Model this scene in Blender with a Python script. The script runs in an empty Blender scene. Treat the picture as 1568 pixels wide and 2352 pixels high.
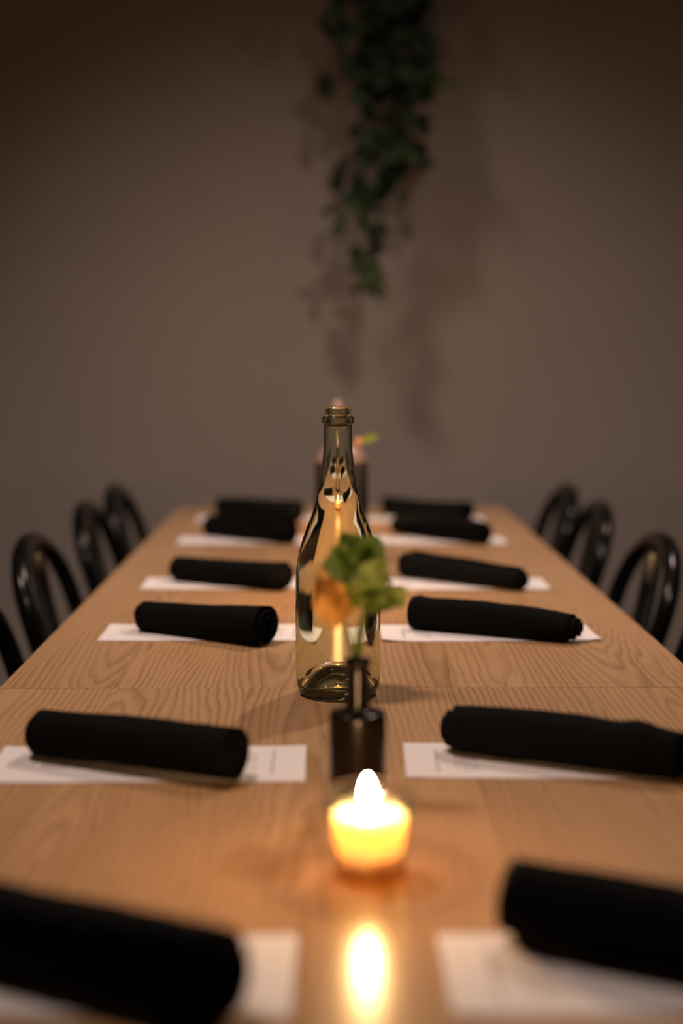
import bpy, bmesh, math, random
from mathutils import Vector, Matrix, noise
R = random.Random(7)
sc = bpy.context.scene
COL = sc.collection
TZ = 0.75                                   # table top height

# ------------------------------------------------------------------ camera
cam_d = bpy.data.cameras.new('camera')
cam = bpy.data.objects.new('camera', cam_d); COL.objects.link(cam)
cam_d.sensor_fit = 'VERTICAL'; cam_d.sensor_height = 36; cam_d.sensor_width = 24; cam_d.lens = 50
cam.location = (-0.028, 0, 1.104)
cam.rotation_euler = (math.radians(90 - 6.22), 0, math.radians(-0.51))
cam_d.clip_start = 0.02
cam_d.dof.use_dof = True; cam_d.dof.focus_distance = 1.54; cam_d.dof.aperture_fstop = 1.8
sc.camera = cam

# ------------------------------------------------------------------ world, lights, exposure
w = bpy.data.worlds.new('world'); sc.world = w; w.use_nodes = True
w.node_tree.nodes['Background'].inputs[0].default_value = (1.0, 0.76, 0.62, 1)
w.node_tree.nodes['Background'].inputs[1].default_value = 0.05
vs = sc.view_settings
vs.view_transform = 'Standard'; vs.look = 'None'; vs.gamma = 1; vs.use_curve_mapping = False
vs.exposure = 0.0
sc.cycles.use_denoising = True
sc.cycles.max_bounces = 14; sc.cycles.transmission_bounces = 14; sc.cycles.transparent_max_bounces = 24
sc.cycles.glossy_bounces = 6; sc.cycles.diffuse_bounces = 4
sc.cycles.sample_clamp_indirect = 6
sc.cycles.blur_glossy = 0.3

def spot(name, loc, target, power, angle, blend, radius, color=(1, .77, .65)):
    d = bpy.data.lights.new(name, 'SPOT')
    d.energy = power; d.spot_size = math.radians(angle); d.spot_blend = blend
    d.shadow_soft_size = radius; d.color = color
    o = bpy.data.objects.new(name, d); COL.objects.link(o)
    o.location = loc
    o.rotation_euler = (Vector(target) - Vector(loc)).to_track_quat('-Z', 'Y').to_euler()
    return o
LIGHTS = [((-0.70, 1.55, 3.02), (0.0, 2.1, .75), 128, 105, 1.0, .19),
          ((0.72, 2.95, 2.92), (0.05, 1.9, .75), 104, 100, 1.0, .05),
          ((0.50, 0.25, 2.95), (0.0, 3.4, .45), 118, 50, 1.0, .05)]
for a in LIGHTS:
    spot('ceiling_spot_light', *a)

# ------------------------------------------------------------------ node helpers / materials
def mat(name, color=(.5, .5, .5), rough=.5, **kw):
    m = bpy.data.materials.new(name); m.use_nodes = True
    b = m.node_tree.nodes['Principled BSDF']
    b.inputs['Base Color'].default_value = (*color, 1); b.inputs['Roughness'].default_value = rough
    for k, v in kw.items():
        b.inputs[k.replace('_', ' ')].default_value = v
    return m
class NT:
    def __init__(s, m):
        s.t = m.node_tree; s.n = s.t.nodes; s.l = s.t.links
    def add(s, typ, **kw):
        n = s.n.new(typ)
        for k, v in kw.items(): setattr(n, k, v)
        return n
    def link(s, a, b): s.l.new(a, b)
    def math(s, op, a, b=None, c=None):
        n = s.n.new('ShaderNodeMath'); n.operation = op
        for i, v in enumerate((a, b, c)):
            if v is None: continue
            if isinstance(v, (int, float)): n.inputs[i].default_value = v
            else: s.l.new(v, n.inputs[i])
        return n.outputs[0]
    def ramp(s, fac, stops):
        n = s.n.new('ShaderNodeValToRGB'); e = n.color_ramp.elements
        while len(e) < len(stops): e.new(.5)
        for i, (p, c) in enumerate(stops): e[i].position = p; e[i].color = (*c, 1)
        s.l.new(fac, n.inputs[0]); return n.outputs[0]
    def mix(s, fac, a, b, blend='MIX'):
        n = s.n.new('ShaderNodeMix'); n.data_type = 'RGBA'; n.blend_type = blend
        for i, v in ((0, fac), (6, a), (7, b)):
            if isinstance(v, (int, float)): n.inputs[i].default_value = v
            elif isinstance(v, tuple): n.inputs[i].default_value = (*v, 1)
            else: s.l.new(v, n.inputs[i])
        return n.outputs[2]

def wood_material():
    m = mat('ash_wood', rough=.30, Specular_IOR_Level=.7)
    q = NT(m); b = q.n['Principled BSDF']
    tc = q.add('ShaderNodeTexCoord').outputs['Object']
    oi = q.add('ShaderNodeObjectInfo').outputs['Random']
    # per-plank offsets
    r1 = q.math('FRACT', q.math('MULTIPLY', oi, 7.31)); r2 = q.math('FRACT', q.math('MULTIPLY', oi, 19.7))
    comb = q.add('ShaderNodeCombineXYZ')
    q.link(q.math('MULTIPLY', oi, 40), comb.inputs[0]); q.link(q.math('MULTIPLY', r1, 40), comb.inputs[1]); q.link(q.math('MULTIPLY', r2, 17), comb.inputs[2])
    va = q.add('ShaderNodeVectorMath', operation='ADD'); q.link(tc, va.inputs[0]); q.link(comb.outputs[0], va.inputs[1])
    mp = q.add('ShaderNodeMapping'); mp.inputs['Scale'].default_value = (9, 1.8, 9); q.link(va.outputs[0], mp.inputs[0])
    nz = q.add('ShaderNodeTexNoise'); nz.inputs['Scale'].default_value = 1.0; nz.inputs['Detail'].default_value = 3; q.link(mp.outputs[0], nz.inputs[0])
    warp = q.math('SUBTRACT', nz.outputs[0], .5)
    sp = q.add('ShaderNodeSeparateXYZ'); q.link(tc, sp.inputs[0])
    x = q.math('ADD', q.math('ADD', sp.outputs[0], q.math('MULTIPLY', q.math('SUBTRACT', r1, .5), .16)), q.math('MULTIPLY', warp, .035))
    slope = q.math('ADD', q.math('MULTIPLY', q.math('SUBTRACT', r2, .5), .20), .02)
    zz = q.math('ADD', q.math('MULTIPLY', q.math('ADD', sp.outputs[1], q.math('MULTIPLY', q.math('SUBTRACT', oi, .5), .7)), slope), q.math('MULTIPLY', warp, .05))
    rr = q.math('SQRT', q.math('ADD', q.math('ADD', q.math('MULTIPLY', x, x), q.math('MULTIPLY', zz, zz)), .00004))
    mpw = q.add('ShaderNodeMapping'); mpw.inputs['Scale'].default_value = (40, 2.2, 20); q.link(va.outputs[0], mpw.inputs[0])
    nw = q.add('ShaderNodeTexNoise'); nw.inputs['Scale'].default_value = 1; nw.inputs['Detail'].default_value = 2; q.link(mpw.outputs[0], nw.inputs[0])
    ring = q.math('FRACT', q.math('ADD', q.math('MULTIPLY', rr, 140.0), q.math('MULTIPLY', nw.outputs[0], 1.5)))
    line = q.ramp(ring, [(0, (.25,)*3), (.35, (.0,)*3), (.78, (.75,)*3), (.93, (1,)*3), (1, (.3,)*3)])
    mp2 = q.add('ShaderNodeMapping'); mp2.inputs['Scale'].default_value = (900, 22, 60); q.link(va.outputs[0], mp2.inputs[0])
    pores = q.add('ShaderNodeTexNoise'); pores.inputs['Scale'].default_value = 1; pores.inputs['Detail'].default_value = 2; q.link(mp2.outputs[0], pores.inputs[0])
    mp3 = q.add('ShaderNodeMapping'); mp3.inputs['Scale'].default_value = (14, 2.2, 9); q.link(va.outputs[0], mp3.inputs[0])
    big = q.add('ShaderNodeTexNoise'); big.inputs['Scale'].default_value = 1; big.inputs['Detail'].default_value = 2; q.link(mp3.outputs[0], big.inputs[0])
    base = q.mix(big.outputs[0], (.61, .37, .19), (.48, .275, .128))
    lf = q.math('MULTIPLY', q.math('MULTIPLY', line, q.math('ADD', .30, q.math('MULTIPLY', pores.outputs[0], .5))), q.math('MULTIPLY', big.outputs[0], 1.75))
    c = q.mix(lf, base, (.22, .10, .04))
    c = q.mix(q.math('MULTIPLY', q.math('GREATER_THAN', pores.outputs[0], .62), .22), c, (.22, .09, .035))
    tint = q.math('ADD', .93, q.math('MULTIPLY', r1, .14))
    hv = q.add('ShaderNodeHueSaturation'); q.link(tint, hv.inputs['Value']); q.link(c, hv.inputs['Color'])
    q.link(hv.outputs[0], b.inputs['Base Color'])
    bp = q.add('ShaderNodeBump'); bp.inputs['Strength'].default_value = .12; bp.inputs['Distance'].default_value = .0004
    q.link(q.math('SUBTRACT', 1, lf), bp.inputs['Height']); q.link(bp.outputs[0], b.inputs['Normal'])
    rg = q.math('ADD', .20, q.math('MULTIPLY', big.outputs[0], .12)); q.link(rg, b.inputs['Roughness'])
    return m

def plaster(name, col, var=.05):
    m = mat(name, col, .85); q = NT(m); b = q.n['Principled BSDF']
    tc = q.add('ShaderNodeTexCoord').outputs['Object']
    n1 = q.add('ShaderNodeTexNoise'); n1.inputs['Scale'].default_value = 3; n1.inputs['Detail'].default_value = 4; q.link(tc, n1.inputs[0])
    d = tuple(v * (1 - var * 2) for v in col)
    q.link(q.mix(n1.outputs[0], tuple(col), d), b.inputs['Base Color'])
    n2 = q.add('ShaderNodeTexNoise'); n2.inputs['Scale'].default_value = 120; q.link(tc, n2.inputs[0])
    bp = q.add('ShaderNodeBump'); bp.inputs['Strength'].default_value = .15; bp.inputs['Distance'].default_value = .001
    q.link(n2.outputs[0], bp.inputs['Height']); q.link(bp.outputs[0], b.inputs['Normal'])
    return m

def paper_material():
    m = mat('menu_paper', (.80, .74, .73), .7); q = NT(m); b = q.n['Principled BSDF']
    tc = q.add('ShaderNodeTexCoord').outputs['Object']
    sp = q.add('ShaderNodeSeparateXYZ'); q.link(tc, sp.inputs[0]); X, Y = sp.outputs[0], sp.outputs[1]
    def box(cx, cy, hx, hy):
        a = q.math('LESS_THAN', q.math('ABSOLUTE', q.math('SUBTRACT', X, cx)), hx)
        c = q.math('LESS_THAN', q.math('ABSOLUTE', q.math('SUBTRACT', Y, cy)), hy)
        return q.math('MULTIPLY', a, c)
    def words(sx, sy, th):
        mp = q.add('ShaderNodeMapping'); mp.inputs['Scale'].default_value = (sx, sy, 1); q.link(tc, mp.inputs[0])
        n = q.add('ShaderNodeTexNoise'); n.inputs['Scale'].default_value = 1; n.inputs['Detail'].default_value = 1; q.link(mp.outputs[0], n.inputs[0])
        return q.math('GREATER_THAN', n.outputs[0], th)
    # text lines run along Y (short side); stripes across X
    stripes = q.math('GREATER_THAN', q.math('FRACT', q.math('MULTIPLY', X, 230)), .5)
    wv = q.math('MULTIPLY', stripes, words(60, 400, .47))
    parts = [q.math('MULTIPLY', box(-.1085, -.003, .0012, .037), .8),
             q.math('MULTIPLY', box(-.083, -.004, .011, .030), wv),
             q.math('MULTIPLY', box(-.042, .002, .018, .008), words(500, 300, .5)),
             q.math('MULTIPLY', box(.015, .004, .024, .009), words(420, 300, .52)),
             q.math('MULTIPLY', box(.075, .006, .018, .008), words(500, 300, .5)),
             q.math('MULTIPLY', box(.108, -.012, .010, .022), q.math('MULTIPLY', wv, .8))]
    s = parts[0]
    for p in parts[1:]: s = q.math('MAXIMUM', s, p)
    q.link(q.mix(q.math('MULTIPLY', s, .62), (.80, .74, .73), (.12, .10, .10)), b.inputs['Base Color'])
    return m

def thin_glass(name, tint=(1, 1, 1), rough=0.0, ior=1.5, extra=1.0):
    m = bpy.data.materials.new(name); m.use_nodes = True; q = NT(m); q.n.clear()
    out = q.add('ShaderNodeOutputMaterial'); mx = q.add('ShaderNodeMixShader')
    tr = q.add('ShaderNodeBsdfTransparent'); gl = q.add('ShaderNodeBsdfGlossy'); lw = q.add('ShaderNodeLayerWeight')
    lw.inputs[0].default_value = .5
    fr = q.math('ADD', .04, q.math('MULTIPLY', q.math('POWER', lw.outputs['Facing'], 5), .8))
    tr.inputs[0].default_value = (*tint, 1); gl.inputs['Roughness'].default_value = rough; 
    q.link(q.math('MINIMUM', q.math('MULTIPLY', fr, extra), 1.0), mx.inputs[0]); q.link(tr.outputs[0], mx.inputs[1]); q.link(gl.outputs[0], mx.inputs[2])
    q.link(mx.outputs[0], out.inputs[0]); return m
def real_glass(name, tint, ior, rough=0.0):
    m = bpy.data.materials.new(name); m.use_nodes = True; q = NT(m); q.n.clear()
    out = q.add('ShaderNodeOutputMaterial'); g = q.add('ShaderNodeBsdfGlass')
    g.inputs['Color'].default_value = (*tint, 1); g.inputs['IOR'].default_value = ior; g.inputs['Roughness'].default_value = rough
    q.link(g.outputs[0], out.inputs[0]); return m
def emit(name, col, s):
    m = bpy.data.materials.new(name); m.use_nodes = True; q = NT(m); q.n.clear()
    out = q.add('ShaderNodeOutputMaterial'); e = q.add('ShaderNodeEmission')
    e.inputs[0].default_value = (*col, 1); e.inputs[1].default_value = s
    q.link(e.outputs[0], out.inputs[0]); return m
def leaf_material(name, c1, c2, trans=.3, scale=60):
    m = bpy.data.materials.new(name); m.use_nodes = True; q = NT(m)
    b = q.n['Principled BSDF']; b.inputs['Roughness'].default_value = .55; b.inputs['Specular IOR Level'].default_value = .25
    out = [n for n in q.n if n.type == 'OUTPUT_MATERIAL'][0]
    tc = q.add('ShaderNodeTexCoord').outputs['Object']; n = q.add('ShaderNodeTexNoise'); n.inputs['Scale'].default_value = scale; q.link(tc, n.inputs[0])
    oi = q.add('ShaderNodeObjectInfo').outputs['Random']
    f = q.math('MULTIPLY', q.math('ADD', n.outputs[0], oi), .5)
    col = q.mix(f, c1, c2); q.link(col, b.inputs['Base Color'])
    t = q.add('ShaderNodeBsdfTranslucent'); q.link(col, t.inputs[0])
    mx = q.add('ShaderNodeMixShader'); mx.inputs[0].default_value = trans
    q.link(b.outputs[0], mx.inputs[1]); q.link(t.outputs[0], mx.inputs[2]); q.link(mx.outputs[0], out.inputs[0])
    return m

M_WOOD = wood_material()
M_WALL = plaster('grey_brown_plaster', (.35, .305, .275))
M_CEIL = plaster('ceiling_paint', (.16, .14, .12))
M_FLOOR = plaster('dark_concrete', (.07, .06, .055))
M_PAPER = paper_material()
M_METAL = mat('black_painted_metal', (.004, .004, .004), .22, Specular_IOR_Level=.22)
M_IRON = mat('matt_black_iron', (.01, .01, .01), .6)
M_NAPKIN = mat('black_cotton', (.0042, .0042, .0043), .95, Specular_IOR_Level=.08)
_q = NT(M_NAPKIN); _t = _q.add('ShaderNodeTexCoord').outputs['Object']; _n = _q.add('ShaderNodeTexNoise'); _n.inputs['Scale'].default_value = 900
_q.link(_t, _n.inputs[0]); _b = _q.add('ShaderNodeBump'); _b.inputs['Strength'].default_value = .4; _b.inputs['Distance'].default_value = .0005
_q.link(_n.outputs[0], _b.inputs['Height']); _q.link(_b.outputs[0], _q.n['Principled BSDF'].inputs['Normal'])
M_BOTTLE = real_glass('olive_bottle_glass', (.945, .95, .83), 1.5)
M_WATERSIDE = real_glass('water_against_glass', (1, 1, .985), 1.333 / 1.5)
M_WATERTOP = real_glass('water_surface', (1, 1, 1), 1.333)
M_VOTIVE = thin_glass('clear_votive_glass', (.985, .96, .93), 0.14, 1.5, 3.2)
M_VBASE = thin_glass('clear_glass_base', (.86, .74, .60), .05, 1.5, 2.5)
M_VFOOT = real_glass('thick_clear_glass', (.99, .96, .90), 1.5)
M_WAX = mat('cream_wax', (.86, .70, .48), .5, Subsurface_Weight=1.0, Subsurface_Scale=.05)
M_WAX.node_tree.nodes['Principled BSDF'].inputs['Subsurface Radius'].default_value = (1.0, .55, .30)
M_FLAME = emit('candle_flame', (1.0, .60, .27), 1000)
_q = NT(M_WAX); _o = [n for n in _q.n if n.type == 'OUTPUT_MATERIAL'][0]; _m = _q.add('ShaderNodeMixShader'); _m.inputs[0].default_value = .42
_tr = _q.add('ShaderNodeBsdfTransparent'); _tr.inputs[0].default_value = (1, .90, .74, 1)      # half-melted, see-through wax
_q.link(_q.n['Principled BSDF'].outputs[0], _m.inputs[1]); _q.link(_tr.outputs[0], _m.inputs[2]); _q.link(_m.outputs[0], _o.inputs[0])
M_WICK = mat('burnt_wick', (.01, .008, .006), .9)
M_VASE = mat('dark_brown_glaze', (.006, .0028, .002), .26, Specular_IOR_Level=.25)
M_JAR = real_glass('dark_smoked_glass', (.74, .68, .62), 1.36)
M_JARTOP = mat('pale_refraction_glass', (.50, .33, .27), .35, Transmission_Weight=.35)  # pale pink tone stands in for light refracted in the shoulder
M_LEAF = leaf_material('fresh_leaf', (.34, .40, .11), (.11, .24, .03), .45)
M_STEM = leaf_material('green_stem', (.09, .12, .015), (.05, .08, .01), .1)
M_PETAL = leaf_material('amber_petal', (.76, .43, .12), (.62, .30, .06), .4)
M_IVY = leaf_material('dark_ivy_leaf', (.012, .034, .010), (.006, .014, .005), .15)
M_IVY2 = leaf_material('young_ivy_leaf', (.06, .11, .02), (.03, .06, .012), .3)
M_VINE = mat('vine_stem', (.03, .035, .015), .7)
M_POT = mat('planter_clay', (.05, .035, .028), .8)
M_CORD = mat('hanging_cord', (.08, .06, .045), .9)

# ------------------------------------------------------------------ object helpers
def link(name, me, m=None, parent=None, smooth=True, loc=None):
    o = bpy.data.objects.new(name, me); COL.objects.link(o)
    if m is not None:
        for x in (m if isinstance(m, (list, tuple)) else [m]): me.materials.append(x)
    if smooth:
        me.polygons.foreach_set('use_smooth', [True] * len(me.polygons))
    if parent is not None: o.parent = parent
    if loc is not None: o.location = loc
    return o
def pydata(name, v, f):
    me = bpy.data.meshes.new(name); me.from_pydata(v, [], f); me.update(); return me
def from_bm(name, bm, m=None, parent=None, smooth=True, loc=None):
    me = bpy.data.meshes.new(name); bm.normal_update(); bm.to_mesh(me); bm.free()
    return link(name, me, m, parent, smooth, loc)
def tag(o, label=None, cat=None, group=None, kind=None):
    if label: o['label'] = label
    if cat: o['category'] = cat
    if group: o['group'] = group
    if kind: o['kind'] = kind
    return o
def empty(name, loc, label, cat, group=None, rz=0):
    o = bpy.data.objects.new(name, None); COL.objects.link(o); o.location = loc; o.rotation_euler = (0, 0, rz)
    o.empty_display_size = .05
    return tag(o, label, cat, group)
def add_box(bm, lo, hi, bevel=0):
    r = bmesh.ops.create_cube(bm, size=1); vs_ = r['verts']
    for v in vs_:
        v.co = Vector([lo[i] + (v.co[i] + .5) * (hi[i] - lo[i]) for i in range(3)])
    if bevel:
        es = list({e for v in vs_ for e in v.link_edges})
        bmesh.ops.bevel(bm, geom=es, offset=bevel, segments=2, profile=.6, affect='EDGES')
def add_tube(bm, pts, rad, seg=10, closed=False, cap=True):
    pts = [Vector(p) for p in pts]; n = len(pts); rings = []; prev = None
    for i, p in enumerate(pts):
        a = pts[(i - 1) % n] if (closed or i > 0) else p; b = pts[(i + 1) % n] if (closed or i < n - 1) else p
        t = (b - a).normalized()
        if prev is None:
            u = t.orthogonal().normalized()
        else:
            u = (prev - t * prev.dot(t)).normalized()
        prev = u; v = t.cross(u)
        r = rad[i] if isinstance(rad, (list, tuple)) else rad
        rings.append([bm.verts.new(p + (u * math.cos(k * math.tau / seg) + v * math.sin(k * math.tau / seg)) * r) for k in range(seg)])
    m_ = n if closed else n - 1
    for i in range(m_):
        A, B = rings[i], rings[(i + 1) % n]
        for k in range(seg): bm.faces.new((A[k], A[(k + 1) % seg], B[(k + 1) % seg], B[k]))
    if cap and not closed:
        bm.faces.new(rings[0][::-1]); bm.faces.new(rings[-1])
def lathe(prof, seg=64, mats=None):
    """prof: list of (r,z) bottom/outside going up => outward normals; returns verts, faces."""
    v, f, mi = [], [], []
    idx = []
    for r, z in prof:
        if r < 1e-6: idx.append([len(v)]); v.append((0, 0, z))
        else:
            idx.append(list(range(len(v), len(v) + seg)))
            v += [(r * math.cos(k * math.tau / seg), r * math.sin(k * math.tau / seg), z) for k in range(seg)]
    for i in range(len(prof) - 1):
        A, B = idx[i], idx[i + 1]
        for k in range(seg):
            k2 = (k + 1) % seg
            if len(A) == 1 and len(B) == 1: continue
            if len(A) == 1: f.append((A[0], B[k2], B[k]))
            elif len(B) == 1: f.append((A[k], A[k2], B[0]))
            else: f.append((A[k], A[k2], B[k2], B[k]))
            mi.append(mats[i] if mats else 0)
    return v, f, mi
def spline(pts, n=6):
    """Catmull-Rom through tuples."""
    P = [Vector(p) for p in pts]; out = []
    for i in range(len(P) - 1):
        a = P[max(i - 1, 0)]; b = P[i]; c = P[i + 1]; d = P[min(i + 2, len(P) - 1)]
        for k in range(n):
            t = k / n
            out.append(.5 * ((2 * b) + (c - a) * t + (2 * a - 5 * b + 4 * c - d) * t * t + (3 * b - a - 3 * c + d) * t ** 3))
    out.append(P[-1]); return out
def lathe_obj(name, prof, m, parent=None, seg=64, mats=None, loc=None):
    v, f, mi = lathe(prof, seg, mats); me = pydata(name, v, f)
    o = link(name, me, m, parent, loc=loc)
    if mats: me.polygons.foreach_set('material_index', mi)
    return o

# ------------------------------------------------------------------ room shell
WY, XL, XR, YB, CH = 3.86, -2.1, 2.1, -2.2, 3.2
def struct(name, lo, hi, m):
    bm = bmesh.new(); add_box(bm, lo, hi); o = from_bm(name, bm, m, smooth=False); o['kind'] = 'structure'; return o
struct('floor', (XL - .1, YB - .1, -.1), (XR + .1, WY + .1, 0), M_FLOOR)
struct('wall_back', (XL - .1, WY, 0), (XR + .1, WY + .1, CH), M_WALL)
struct('wall_left', (XL - .1, YB, 0), (XL, WY, CH), M_WALL)
struct('wall_right', (XR, YB, 0), (XR + .1, WY, CH), M_WALL)
struct('wall_front', (XL - .1, YB - .1, 0), (XR + .1, YB, CH), M_WALL)
struct('ceiling', (XL - .1, YB - .1, CH), (XR + .1, WY + .1, CH + .1), M_CEIL)

# ------------------------------------------------------------------ tables (three, end to end)
TL, TW, TT = .928, .766, .03
def plank_mesh(wd, ln, cut=None):
    bm = bmesh.new(); g = .00012
    add_box(bm, (-wd / 2 + g, -ln / 2, -TT), (wd / 2 - g, ln / 2, 0))
    if cut:   # round one outer corner (sx, sy)
        for sx, sy in cut:
            es = [e for e in bm.edges if all(abs(v.co.x - sx * (wd / 2 - g)) < 1e-5 and abs(v.co.y - sy * ln / 2) < 1e-5 for v in e.verts)]
            bmesh.ops.bevel(bm, geom=es, offset=.022, segments=6, profile=.5, affect='EDGES')
    me = bpy.data.meshes.new('plank'); bm.to_mesh(me); bm.free(); me.materials.append(M_WOOD); return me
names = ['wooden dining table at the near end, under the lit candle by the camera',
         'wooden dining table in the middle of the row, just beyond the green wine bottle',
         'wooden dining table at the far end of the row, nearest the wall']
for ti in range(3):
    yc = .573 + TL / 2 + ti * TL
    t = empty('dining_table', (0, yc, 0), names[ti], 'table', 'wooden tables pushed end to end')
    rr = random.Random(40 + ti)
    ws = [rr.uniform(.8, 1.25) for _ in range(6)]; s = sum(ws); ws = [x * TW / s for x in ws]; x0 = -TW / 2
    for k, wd in enumerate(ws):
        cut = []
        if ti == 2 and k == 0: cut = [(-1, 1)]
        if ti == 2 and k == 5: cut = [(1, 1)]
        o = link('plank', plank_mesh(wd, TL - .0006, cut), None, t, smooth=False, loc=(x0 + wd / 2, 0, TZ)); x0 += wd
    bm = bmesh.new(); add_box(bm, (-.30, -.38, TZ - TT - .02), (.30, .38, TZ - TT), .004)
    from_bm('top_support', bm, M_IRON, t, smooth=False)
    bm = bmesh.new(); add_tube(bm, [(0, 0, .02), (0, 0, TZ - TT - .02)], .038, 24); from_bm('pedestal_column', bm, M_IRON, t)
    bm = bmesh.new(); add_box(bm, (-.04, -.34, 0), (.04, .34, .025), .008); from_bm('base_foot', bm, M_IRON, t, smooth=False)

# ------------------------------------------------------------------ menus
MW, MD = .274, .109
def paper_mesh(seed, lift):
    nx, ny = 16, 7; v = []; f = []
    for j in range(ny + 1):
        for i in range(nx + 1):
            x = (i / nx - .5) * MW; y = (j / ny - .5) * MD
            e = max(0, abs(i / nx - .5) * 2 - .72) / .28; c = max(0, (.5 - j / ny) * 2)
            z = .0006 + .0012 * lift * e * e * c + .0003 * e * (noise.noise((x * 20, y * 20, seed)) + .5)
            v.append((x, y, z))
    for j in range(ny):
        for i in range(nx):
            a = j * (nx + 1) + i; f.append((a, a + 1, a + nx + 2, a + nx + 1))
    n0 = len(v); v += [(x, y, z - .0002) for x, y, z in v]
    f += [tuple(n0 + q for q in reversed(t)) for t in f]
    return pydata('menu_card', v, f)
rows = [('first', .7342, .7342), ('second', 1.1595, 1.1665), ('third', 1.7560, 1.7503), ('fourth', 2.1570, 2.1490), ('fifth', 2.6850, 2.6797), ('sixth', 3.0560, 3.0400)]
tilt = [(-.012, .006), (.004, -.028), (0, .004), (0, 0), (0, .004), (.004, .004)]
desc = {0: ('nearest the camera', 'nearest the camera'), 1: ('next to the small dark vase', 'next to the small dark vase'),
        2: ('next to the green wine bottle', 'next to the green wine bottle'), 3: ('fourth from the camera', 'fourth from the camera'),
        4: ('second from the far end', 'second from the far end'), 5: ('at the far end', 'at the far end')}
for i, (nm, yl, yr) in enumerate(rows):
    for s, side in ((0, 'left'), (1, 'right')):
        me = paper_mesh(i * 2 + s, .6 if (i, s) != (2, 1) else 2.2); me.materials.append(M_PAPER)
        o = bpy.data.objects.new('menu_card', me); COL.objects.link(o)
        x = -.1815 if s == 0 else .1755
        if (i, s) == (0, 0): x = -.1850
        if (i, s) == (1, 0): x = -.1855
        o.location = (x, (yl if s == 0 else yr) + MD / 2, TZ); o.rotation_euler = (0, 0, tilt[i][s] + (math.pi if s == 0 else 0))
        tag(o, 'white printed menu strip on the %s side, %s' % (side, desc[i][s]), 'menu', 'menu strips under the napkins')

# ------------------------------------------------------------------ rolled napkins
def napkin_mesh(P0, P1, d0, d1, dm, seed, e0, e1, bump=None):
    """rolled cloth: spiral sheet from P0 to P1 (xy); diameters at ends and middle; e0/e1 cone amount of each end"""
    P0 = Vector((*P0, 0)); P1 = Vector((*P1, 0)); ax = (P1 - P0); L = ax.length; ax.normalize(); side = Vector((0, 0, 1)).cross(ax)
    turns, seg, ns = 3.25, 26, 26
    nt = int(turns * seg); V = []; F = []; c = (P0 + P1) / 2
    for j in range(ns + 1):
        u = j / ns
        d = d0 * (1 - u) * (1 - 2 * u) + dm * 4 * u * (1 - u) + d1 * u * (2 * u - 1)
        if bump: 
            for (bu, bw, ba) in bump: d += ba * math.exp(-((u - bu) / bw) ** 2)
        r0 = d / 2 * 1.13
        for i in range(nt + 1):
            q = i / nt                                  # 0 inner .. 1 outer
            a = q * turns * math.tau + .6 + seed + .25 * math.sin(u * 3 + seed)
            r = r0 * (.16 + .84 * q ** .8)
            wob = noise.noise((math.cos(a) * 1.2, math.sin(a) * 1.2 + q * 2, u * 3.0 + seed * 5)) * .07 + noise.noise((math.cos(a) * 3, math.sin(a) * 3, u * 12 + seed)) * .03
            r *= 1 + wob * (.5 + .5 * q)
            y = math.cos(a) * r * 1.05; z = math.sin(a) * r
            z = z if z > -r0 * .86 else -r0 * .86 + (z + r0 * .86) * .2
            z += r0 * .86
            # ends: cone shape
            endn = noise.noise((q * 9, seed, 3)) * .0016
            s_ = u * L
            k0 = max(0, 1 - u / .35); k1 = max(0, 1 - (1 - u) / .35)
            s_ += k0 * (e0 * q * q + endn) - k1 * (e1 * q * q + endn)
            p = P0 + ax * s_ + side * y; p.z = z
            V.append(p - c)
    for j in range(ns):
        for i in range(nt):
            a = j * (nt + 1) + i; F.append((a, a + 1, a + nt + 2, a + nt + 1))
    me = pydata('rolled_napkin', V, F)
    return me, c
NAP = [
 # P0, P1, d0, d1, dmid, e0, e1, bump, label
 ((-.275, .828), (-.076, .722), .042, .047, .046, .010, .014, None, 'thick black napkin roll at the lower left corner, nearest the camera on the left'),
 ((0.082, 0.844), (0.258, 0.744), 0.044, 0.044, 0.045, .003, .010, None, 'black napkin roll at the lower right, nearest the camera on the right'),
 ((-0.294, 1.249), (-0.101, 1.160), 0.038, 0.043, 0.041, .012, .008, None, 'black napkin roll to the left of the small dark vase and lit candle'),
 ((0.075, 1.262), (0.278, 1.165), 0.038, 0.036, 0.042, .016, .010, [(.82, .06, .004)], 'black napkin roll to the right of the small dark vase'),
 ((-0.276, 1.834), (-0.100, 1.727), 0.037, 0.048, 0.040, .012, .008, None, 'black napkin roll just left of the green wine bottle'),
 ((0.080, 1.841), (0.286, 1.738), 0.040, 0.034, 0.041, .005, .020, [(.03, .04, .003)], 'black napkin roll just right of the green wine bottle, with a pointed right end'),
 ((-0.277, 2.247), (-0.087, 2.135), 0.038, 0.044, 0.040, .014, .018, None, 'black napkin roll fourth from the camera on the left, pointed at both ends'),
 ((0.094, 2.278), (0.271, 2.127), 0.040, 0.032, 0.036, .004, .016, None, 'black napkin roll fourth from the camera on the right, sloping down to the right'),
 ((-0.273, 2.816), (-0.095, 2.676), 0.038, 0.045, 0.042, .012, .010, None, 'black napkin roll second from the far end on the left'),
 ((0.103, 2.839), (0.272, 2.663), 0.035, 0.041, 0.043, .010, .012, None, 'black napkin roll second from the far end on the right'),
 ((-0.276, 3.142), (-0.087, 3.057), 0.043, 0.043, 0.043, .010, .006, None, 'farthest black napkin roll on the left, at the end of the table'),
 ((0.096, 3.184), (0.280, 3.052), 0.042, 0.041, 0.037, .010, .010, None, 'farthest black napkin roll on the right, at the end of the table'),
]
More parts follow.
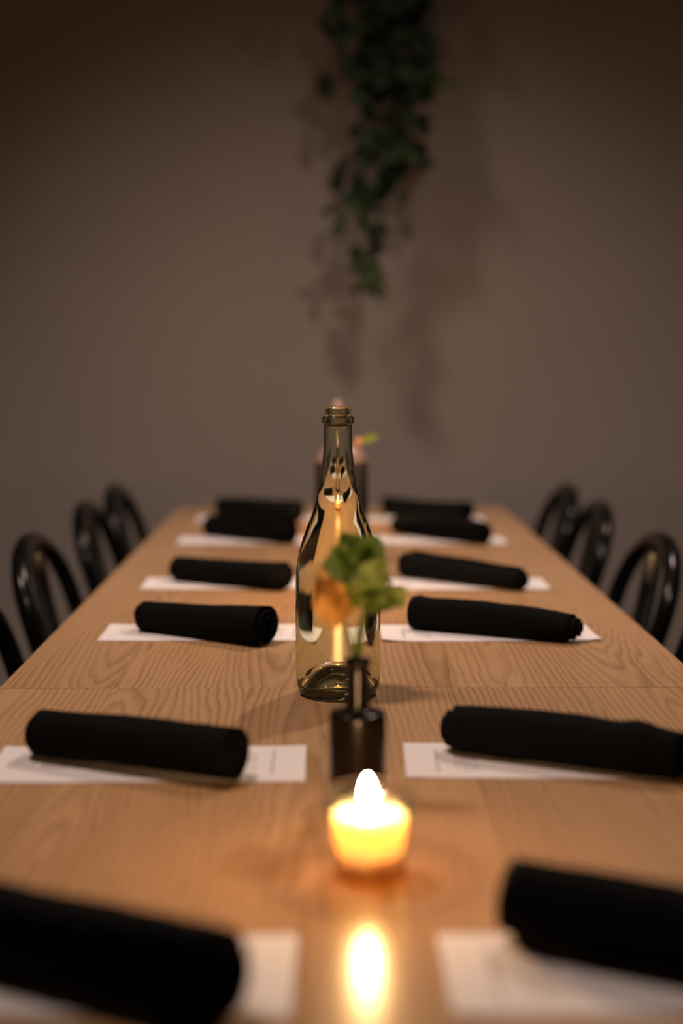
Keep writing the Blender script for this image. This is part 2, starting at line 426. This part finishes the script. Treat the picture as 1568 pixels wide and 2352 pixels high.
for i, (a, b, d0, d1, dm, e0, e1, bp_, lab) in enumerate(NAP):
    me, c = napkin_mesh(a, b, d0, d1, dm, i * .77, e0, e1, bp_)
    o = link('rolled_napkin', me, M_NAPKIN)
    o.location = (c.x, c.y, TZ + .0022)
    md = o.modifiers.new('cloth_thickness', 'SOLIDIFY'); md.thickness = .0016; md.offset = 0
    tag(o, lab, 'napkin', 'black napkin rolls on the menus')

# ------------------------------------------------------------------ wine bottle filled with water
BX, BY = -.0185, 1.478
bot = empty('wine_bottle', (BX, BY, TZ), 'olive-green glass wine bottle full of water, sharp in the middle of the table', 'bottle')
outer_raw = [(0, .030), (.010, .0285), (.019, .021), (.026, .010), (.031, .003), (.0355, .0003), (.0395, .0015), (.0425, .006), (.0440, .014), (.0445, .03), (.0446, .06), (.0448, .097), (.0446, .118),
         (.0438, .134), (.0420, .146), (.0393, .157), (.0357, .169), (.0316, .180), (.0272, .191), (.0237, .2025), (.0210, .214), (.0190, .2255), (.0173, .237), (.0161, .248), (.0152, .260), (.0149, .272), (.0147, .2835),
         (.0152, .2845), (.0167, .2865), (.0169, .2895), (.0163, .2920), (.0135, .2935), (.0127, .2950), (.0130, .2965), (.0136, .2985), (.0134, .3010), (.0122, .3025)]
inner_raw = [(.0100, .3022), (.0094, .3000), (.0093, .290), (.0105, .285), (.0114, .282)]
wet_raw = [(.0114, .282), (.0118, .272), (.0120, .260), (.0130, .248), (.0143, .237), (.0161, .2255), (.0182, .214), (.0208, .2025), (.0243, .191), (.0288, .180), (.0330, .169), (.0368, .157), (.0395, .146), (.0413, .134),
       (.0421, .118), (.0423, .097), (.0421, .06), (.0420, .03), (.0412, .018), (.0385, .011), (.034, .0095), (.0290, .0150), (.0220, .0270), (.0110, .0345), (0, .036)]
def sm(p, n=4): return [(max(0, v.x), v.y) for v in spline([(r, z, 0) for r, z in p], n)]
o = lathe_obj('bottle_glass', sm(outer_raw, 4) + sm(inner_raw, 4), M_BOTTLE, bot, 128)
o['label'] = 'olive-green bottle glass with a raised ring below the lip'
wet = sm(wet_raw, 5)
prof = wet[::-1] + [(.008, .2814), (.004, .2812), (0, .2812)]
v_, f_, mi_ = lathe(prof, 128, [0] * (len(wet) - 1) + [1] * 3)
me = pydata('water', v_, f_); o = link('water', me, [M_WATERSIDE, M_WATERTOP], bot); me.polygons.foreach_set('material_index', mi_)
o['label'] = 'clear water filling the bottle to the neck'

# ------------------------------------------------------------------ votive candles
def candle(loc, label, seed):
    c = empty('votive_candle', loc, label, 'candle', 'glass votive candles along the table centre')
    prof = [(.0258, .0085), (.0272, .02), (.0282, .04), (.0289, .0576), (.0275, .0576), (.0270, .045), (.0258, .02), (.0247, .0098)]
    lathe_obj('glass_cup', prof, M_VOTIVE, c, 64)
    lathe_obj('glass_foot', [(0, 0), (.020, 0), (.0242, .0010), (.0262, .0040), (.0258, .0076), (.0240, .0115), (.018, .0135), (0, .0140)], M_VBASE, c, 64)
    bm = bmesh.new(); add_tube(bm, [(.0281 * math.cos(k * math.tau / 64), .0281 * math.sin(k * math.tau / 64), .0590) for k in range(64)], .0012, 10, closed=True)
    from_bm('glass_rim', bm, M_VFOOT, c)
    wx = [(0, .0155), (.018, .0157), (.0228, .0168), (.0246, .020), (.0252, .025), (.0260, .036), (.0263, .0435), (.0256, .0449), (.020, .0441), (.010, .0437), (0, .0435)]
    lathe_obj('wax', wx, M_WAX, c, 64)
    bm = bmesh.new(); add_tube(bm, [(0, 0, .0435), (.0004, 0, .047), (.0012, 0, .0495)], .0007, 8); from_bm('wick', bm, M_WICK, c)
    fl = [(0, 0), (.0022, .0008), (.0040, .0035), (.0047, .0075), (.0044, .012), (.0034, .017), (.0018, .0208), (0, .0232)]
    o = lathe_obj('flame', sm(fl, 3), M_FLAME, c, 24, loc=(-.0012 if seed == 0 else 0, 0, .0470))
    return c
candle((-.0005, .9445, TZ), 'lit glass votive candle in front of the small dark vase, nearest the camera', 0)
candle((-.0145, 2.03, TZ), 'lit votive candle just behind the green wine bottle, seen through its glass', 1)
candle((-.0200, 2.93, TZ), 'lit votive candle farthest from the camera, behind the dark smoked bottle', 2)

# ------------------------------------------------------------------ leaves
def leaf_mesh(name, L, W, cup=.2, droop=.3, wave=.0, tip=1.0, seed=0, nu=8, nv=6):
    """leaf from origin along +Y, width along X, up +Z"""
    v = []; f = []
    for i in range(nu + 1):
        t = i / nu
        wd = W * (math.sin(math.pi * t ** (.75 * tip)) ** .8) * .5 if 0 < t < 1 else .0004
        for j in range(nv + 1):
            s = j / nv * 2 - 1
            x = s * wd; y = t * L * (1 - .12 * droop * t)
            z = cup * abs(s) ** 1.3 * wd - droop * L * t * t * .6 + wave * math.sin(t * 9 + s * 2 + seed) * wd * abs(s)
            v.append((x, y, z))
    for i in range(nu):
        for j in range(nv):
            a = i * (nv + 1) + j; f.append((a, a + 1, a + nv + 2, a + nv + 1))
    return pydata(name, v, f)
def frame(base, direction, up):
    d = Vector(direction).normalized(); u = Vector(up); x = d.cross(u)
    if x.length < 1e-3: x = d.orthogonal()
    x.normalize(); z = x.cross(d)
    return Matrix(((x.x, d.x, z.x, base[0]), (x.y, d.y, z.y, base[1]), (x.z, d.z, z.z, base[2]), (0, 0, 0, 1)))
def place(o, parent, base, direction, up, scale=1):
    o.parent = parent; o.matrix_local = frame(Vector(base) - Vector(parent.location), direction, up) @ Matrix.Scale(scale, 4)

# ------------------------------------------------------------------ small bud vase with a sprig
VX, VY = -.0050, 1.130
vase = empty('bud_vase', (VX, VY, TZ), 'small dark brown square-shouldered bud vase with a slim neck, behind the lit candle', 'vase')
lathe_obj('vase_body', sm([(0, .0008), (.019, .0006), (.0222, .002), (.0230, .006), (.0231, .03), (.0231, .060), (.0226, .0662), (.0205, .0684), (.013, .0692), (.0104, .0702)], 4), M_VASE, vase, 48)
lathe_obj('vase_neck', [(.0104, .0700), (.0096, .0725), (.0093, .080), (.0093, .102), (.0095, .106), (.0107, .1075), (.0110, .1095), (.0104, .1112), (.0088, .1114), (.0080, .1090), (.0078, .08)], M_VASE, vase, 40)
sx = lambda px: -.028 + (px - 755) * .0003459
sz = lambda py: 1.104 - (py - 820) * .0003459
def S(px, py, dy=0): return Vector((sx(px), VY + dy, sz(py)))
sprig = empty('flower_sprig', (VX, VY, TZ + .08), 'leafy green sprig with a wilted amber flower, standing in the small dark vase', 'flower')
def sub(P): return Vector(P) - Vector(sprig.location)
def stem(pts, r0, r1, name='stem', m=None):
    P = spline([sub(p) for p in pts], 6); n = len(P)
    bm = bmesh.new(); add_tube(bm, P, [r0 + (r1 - r0) * i / (n - 1) for i in range(n)], 8); return from_bm(name, bm, m or M_STEM, sprig)
stem([S(822, 1600), S(822, 1540), S(832, 1470, .004), S(838, 1400, .004), S(830, 1330, 0), S(815, 1280, -.004)], .0022, .0012)
stem([S(818, 1590), S(818, 1530), S(822, 1460, -.004), S(845, 1390, -.006), S(872, 1370, -.004), S(900, 1350)], .0018, .0009)
stem([S(815, 1590), S(814, 1530, .003), S(800, 1460, .003), S(782, 1400, 0), S(765, 1350, -.004)], .0017, .0009)
stem([S(872, 1340, 0), S(890, 1322), S(900, 1345), S(884, 1362), S(895, 1385), S(912, 1380), S(908, 1362)], .0011, .0009, 'tendril')
gl = [ # base, tip, width, up, droop
 ((842, 1330, 0), (790, 1228, .004), .030, (.3, -1, .4), .15), ((835, 1310, -.004), (862, 1232, .0), .026, (-.2, -1, .5), .1),
 ((830, 1300, 0), (738, 1300, -.004), .027, (0, -1, .6), .35), ((840, 1345, -.006), (880, 1285, -.01), .022, (.2, -1, .2), .2),
 ((830, 1360, 0), (882, 1340, -.008), .020, (0, -1, .8), .3), ((838, 1375, 0), (905, 1395, -.004), .017, (0, -1, .6), .2),
 ((850, 1390, -.004), (800, 1330, -.010), .020, (0, -1, .4), .2), ((898, 1352, 0), (925, 1398, -.003), .014, (.3, -1, .3), .1),
 ((830, 1320, .006), (765, 1262, .008), .024, (.1, -1, .7), .2), ((836, 1400, 0), (868, 1388, -.003), .014, (0, -1, .5), .2),
 ((882, 1372, 0), (900, 1398, .004), .012, (0, -1, .5), .2)]
for k, (a, b, wd, up, dr) in enumerate(gl):
    A, B = S(*a), S(*b); L = (B - A).length
    o = link('leaf', leaf_mesh('leaf', L * 1.08, wd * 1.25, .35, dr, .25, 1, k), M_LEAF); place(o, sprig, A, B - A, up)
pl_ = [((775, 1335, 0), (762, 1440, -.006), .024, (.2, -1, .1), .1), ((768, 1338, 0), (720, 1360, -.004), .017, (0, -1, .6), .3),
       ((770, 1335, .003), (738, 1425, .004), .020, (-.3, -1, 0), .15), ((772, 1335, 0), (795, 1410, .002), .017, (.3, -1, 0), .1)]
for k, (a, b, wd, up, dr) in enumerate(pl_):
    A, B = S(*a), S(*b); L = (B - A).length
    o = link('petal', leaf_mesh('petal', L * 1.1, wd * 1.35, .5, dr, .5, .9, k + 3), M_PETAL); place(o, sprig, A, B - A, up)
    o['label'] = 'wilted amber petal'

# ------------------------------------------------------------------ far dark bottle with a small sprig
JX, JY = -.0066, 2.41
jar = empty('dark_bottle', (JX, JY, TZ), 'dark smoked glass bottle with refracted light painted on its shoulder, standing behind the green wine bottle', 'bottle')
lathe_obj('bottle_body', sm([(0, .001), (.038, .0005), (.0435, .004), (.0445, .012), (.0448, .09), (.0447, .165), (.0440, .1765)], 4), M_JAR, jar, 64)
lathe_obj('bottle_shoulder', sm([(.0440, .1765), (.0430, .184), (.0385, .193), (.030, .200), (.021, .205), (.0150, .211), (.0135, .222), (.0138, .229), (.0125, .231), (.0112, .229), (.0112, .212)], 4), M_JARTOP, jar, 64)['label'] = 'shoulder and neck, coloured pale pink for refracted light'
js = empty('leaf_sprig', (JX, JY, TZ + .215), 'tiny yellow-green leaf sprig with a pale bud and an orange ball, poking out of the far dark bottle', 'plant')
def J(px, py, dy=0): return Vector((-.028 + (px - 755) * .000744, JY + dy, 1.104 - (py - 820) * .000744))
bm = bmesh.new(); add_tube(bm, [p - js.location for p in spline([J(784, 1014), J(786, 1006), J(792, 1003), J(804, 1006), J(824, 1013)], 5)], .0013, 8); from_bm('stem', bm, M_STEM, js)
bm = bmesh.new(); add_tube(bm, [p - js.location for p in spline([J(782, 1014), J(781, 990), J(778, 965), J(775, 935)], 5)], .0012, 8); from_bm('stem', bm, M_STEM, js)
o = link('leaf', leaf_mesh('leaf', .036, .016, .3, .1, .1, 1, 1), leaf_material('yellow_green_leaf', (.38, .42, .05), (.28, .34, .04), .4)); place(o, js, J(824, 1012), J(872, 996) - J(824, 1012), (0, -1, .5))
M_BALL = mat('orange_ball', (.85, .36, .12), .5); M_BUD2 = mat('pale_pink_bud', (.45, .30, .26), .6)
for (px, py, r_, m_) in ((822, 1014, .0068, M_BALL), (775, 931, .009, M_BUD2)):  # one plain orange ball and one pale pink bud
    p = J(px, py) - js.location; bm = bmesh.new()
    bmesh.ops.create_icosphere(bm, subdivisions=3, radius=r_)
    for v in bm.verts: v.co *= 1 + .12 * math.sin(5 * math.atan2(v.co.y, v.co.x)) * (1 if v.co.z < 0 else .5); v.co.z *= 1.15
    from_bm('bud', bm, m_, js, loc=p)

# ------------------------------------------------------------------ metal cafe chairs
def hoop_pts(z0=.45):
    P = []
    for k in range(0, 9):                      # left upright from seat up
        z = z0 + (.69 - z0) * k / 8; P.append((-(.174 - .010 * k / 8), z))
    for k in range(1, 24):
        a = math.pi * (1 - k / 24); P.append((.164 * math.cos(a), .69 + .115 * math.sin(a) ** .9))
    for k in range(8, -1, -1):
        z = z0 + (.69 - z0) * k / 8; P.append(((.174 - .010 * k / 8), z))
    return P
def lean(z): t = max(0, (z - .45) / .36); return .415 + .100 * t ** 1.35
def build_chair():
    """local: back towards +X, seat towards the table at -X; origin on the floor below the table axis"""
    c = empty('metal_chair', (0, 0, 0), 'x', 'chair', 'black metal chairs tucked under the tables')
    bm = bmesh.new(); add_tube(bm, [(lean(z), u, z) for u, z in hoop_pts()], .0145, 14); from_bm('back_hoop', bm, M_METAL, c)
    # central splat: pressed sheet, wider at the bottom
    v = []; f = []; nz, nu = 16, 8
    for j in range(nz + 1):
        z = .452 + (.797 - .452) * j / nz; hw = .068 - .018 * j / nz
        for i in range(nu + 1):
            s = i / nu * 2 - 1
            v.append((lean(z) + .022 * math.sin(math.pi * j / nz) + .004 * (1 - abs(s)) * (1 if abs(s) < .6 else 0) + .006 * abs(s) ** 4 * -1, s * hw, z))
    for j in range(nz):
        for i in range(nu):
            a = j * (nu + 1) + i; f.append((a, a + 1, a + nu + 2, a + nu + 1))
    o = link('back_slat', pydata('back_slat', v, f), M_METAL, c); md = o.modifiers.new('sheet', 'SOLIDIFY'); md.thickness = .003
    # seat: dished square with rounded corners and rolled rim
    bm = bmesh.new(); rings = []
    def sq(t, h): 
        a = t; cx_, cy_ = math.cos(a), math.sin(a); n = 5
        k = (abs(cx_) ** n + abs(cy_) ** n) ** (-1 / n); return cx_ * k * h, cy_ * k * h
    for h, z in ((.0, .446), (.08, .4462), (.14, .449), (.160, .4535), (.168, .452), (.171, .446), (.170, .425), (.167, .425), (.165, .440)):
        if h == 0: rings.append([bm.verts.new((.255, 0, z))]); continue
        rings.append([bm.verts.new((.255 + sq(k * math.tau / 48, h)[0] * .97, sq(k * math.tau / 48, h)[1], z)) for k in range(48)])
    for i in range(len(rings) - 1):
        A, B = rings[i], rings[i + 1]
        for k in range(48):
            if len(A) == 1: bm.faces.new((A[0], B[k], B[(k + 1) % 48]))
            else: bm.faces.new((A[k], B[k], B[(k + 1) % 48], A[(k + 1) % 48]))
    from_bm('seat', bm, M_METAL, c)
    for sx_, sy_ in ((-1, -1), (-1, 1), (1, -1), (1, 1)):
        bm = bmesh.new(); top = Vector((.255 + sx_ * .14, sy_ * .140, .440)); bot_ = Vector((.255 + sx_ * (.165 if sx_ < 0 else .20), sy_ * .160, 0))
        add_tube(bm, [bot_, bot_.lerp(top, .5), top], [.010, .014, .019], 10); from_bm('leg', bm, M_METAL, c)
    for sy_ in (-1, 1):
        bm = bmesh.new(); add_tube(bm, [(.255 - .149, sy_ * .148, .27), (.255 + .158, sy_ * .148, .27)], .006, 8); from_bm('side_brace', bm, M_METAL, c)
    return c
def copy_tree(o, parent=None):
    c = o.copy(); COL.objects.link(c)
    if parent: c.parent = parent
    for ch in list(o.children): copy_tree(ch, c)
    return c
proto = build_chair(); first = True
CH_ = [(1.81, 'cut off by the picture edge'), (2.30, 'nearest of those shown whole'), (2.83, 'second from the wall'), (3.215, 'nearest the wall')]
for y, w_ in CH_:
    for side in (-1, 1):
        c = proto if first else copy_tree(proto); first = False
        c.location = (side * .004, y, 0); c.rotation_euler = (0, 0, 0 if side > 0 else math.pi)
        c['label'] = 'black metal chair with arched back, %s side, %s' % ('left' if side < 0 else 'right', w_)

# ------------------------------------------------------------------ hanging vine
PY = 3.50; PS = PY / 3267
def W(px, py, dy=0): return Vector((-.028 + (px - 755) * PS, PY + dy, 1.104 - (py - 820) * PS))
PT = W(890, -560)
plant = empty('hanging_vine', (PT.x, PT.y, PT.z), 'dark green trailing vine hanging down in front of the back wall', 'plant')
ploc = Vector(plant.location)
strands = [  # pixel-measured course, (x, y) with depth drift; leaves per strand, leaf size
 ([(890, -520), (905, -200), (890, 0), (905, 150), (890, 300), (862, 420), (850, 520), (838, 600), (836, 665)], 60, .046),
 ([(880, -520), (850, -150), (850, 20), (800, 100), (785, 140), (800, 200), (830, 260), (850, 330)], 26, .044),
 ([(890, -520), (870, -100), (875, 100), (850, 220), (870, 340), (840, 430), (795, 470), (768, 535)], 34, .040),
 ([(900, -520), (930, -150), (925, 60), (945, 170), (975, 205), (1015, 215)], 22, .042),
 ([(895, -520), (920, -100), (935, 120), (930, 260), (955, 300), (945, 390)], 26, .038),
 ([(885, -520), (900, -250), (905, -50), (880, 120), (910, 250), (890, 380), (905, 460)], 34, .044),
 ([(840, 590), (842, 640), (866, 672), (884, 678)], 5, .026),
 ([(880, -520), (850, -150), (825, 0), (845, 80)], 16, .050),
 ([(905, -520), (960, -150), (975, 0), (955, 60)], 16, .050),
 ([(850, 300), (800, 390), (812, 450), (845, 490)], 7, .038),
 ([(880, -500), (700, -120), (672, -10)], 5, .032),
]
lm = [leaf_mesh('vine_leaf', 1, .72 + .1 * k, .25, .25 + .12 * k, .2, .9, k, 6, 4) for k in range(4)]
for m_ in lm: m_.materials.append(M_IVY)
lm2 = [leaf_mesh('young_vine_leaf', 1, .7, .25, .3, .2, .9, 2, 6, 4)]
lm2[0].materials.append(M_IVY2)
for mm in lm + lm2: mm.polygons.foreach_set('use_smooth', [True] * len(mm.polygons))
for si, (pts, nl, ls) in enumerate(strands):
    dy0 = R.uniform(-.06, .06)
    P = spline([W(x, y, dy0 * min(1, i / 2)) for i, (x, y) in enumerate(pts)], 8)
    bm = bmesh.new(); add_tube(bm, [p - ploc for p in P], .0022, 6); from_bm('vine', bm, M_VINE, plant)
    # leaves concentrated in and just above the frame
    cand = [p for p in P if p.z < 2.12]
    for k in range(nl):
        p = cand[int((k + R.random()) / nl * (len(cand) - 1))]
        ang = R.uniform(0, math.tau); out = Vector((math.cos(ang), math.sin(ang) * .6, R.uniform(-.9, .25)))
        tipf = 1.0 if p.z > 1.5 else .82
        sz_ = ls * R.uniform(.8, 1.3) * (1.22 if p.z > 1.72 else tipf)
        young = (k > nl * .86 and si in (0, 2, 3, 6)) or R.random() < .04
        me = R.choice(lm2 if young else lm)
        o = bpy.data.objects.new('leaf', me); COL.objects.link(o)
        b = p + out.normalized() * R.uniform(.003, .022)
        if P[0].z > 2.1 and p.z > 1.75: b += Vector((R.uniform(-.04, .04), R.uniform(-.04, .04), 0))
        place(o, plant, b, out, (R.uniform(-.4, .4), -1, R.uniform(-.3, .8)), sz_)
for px, py, rot, sz_, yg in ((1012, 212, 10, .040, 1), (985, 200, 160, .050, 0), (962, 190, 200, .046, 0), (1032, 216, -20, .024, 1), (785, 112, 100, .056, 0), (797, 182, 250, .046, 0),
        (958, 398, -60, .040, 0), (938, 378, 150, .036, 1), (880, 672, -30, .026, 1), (838, 640, -100, .034, 1), (836, 608, 80, .036, 1), (842, 672, -70, .032, 1), (768, 538, 230, .030, 1),
        (780, 508, 150, .030, 1), (800, 465, 170, .050, 0), (815, 430, 140, .044, 0), (850, 545, -80, .046, 0), (985, 215, -50, .036, 0), (945, 300, 20, .045, 0)):
    me = lm2[0] if yg else R.choice(lm)
    o = bpy.data.objects.new('leaf', me); COL.objects.link(o); a = math.radians(rot); p = W(px, py, -.03)
    place(o, plant, p - Vector((math.cos(a), 0, math.sin(a))) * sz_ * .5, (math.cos(a), -.15, math.sin(a)), (.1, -1, .3), sz_)
pot = empty('hanging_planter', (PT.x, PT.y, PT.z - .02), 'clay planter on cords under the ceiling, holding the trailing vine', 'planter')
lathe_obj('pot', [(0, 0), (.085, 0), (.095, .01), (.125, .15), (.130, .17), (.122, .172), (.115, .15), (.10, .12), (0, .12)], M_POT, pot, 40)
for k in range(3):
    a = k * math.tau / 3 + .3; bm = bmesh.new()
    add_tube(bm, [(.127 * math.cos(a), .127 * math.sin(a), .165), (0, 0, CH - (PT.z - .02) - .001)], .002, 6); from_bm('cord', bm, M_CORD, pot)

# light bent through the bottle's glass and water onto the tabletop
for o in bpy.data.objects:
    if o.name.split('.')[0] in ('bottle_glass', 'water'): o.cycles.is_caustics_caster = True
    if o.name.startswith('plank'): o.cycles.is_caustics_receiver = True
for l in bpy.data.lights: l.cycles.is_caustics_light = True
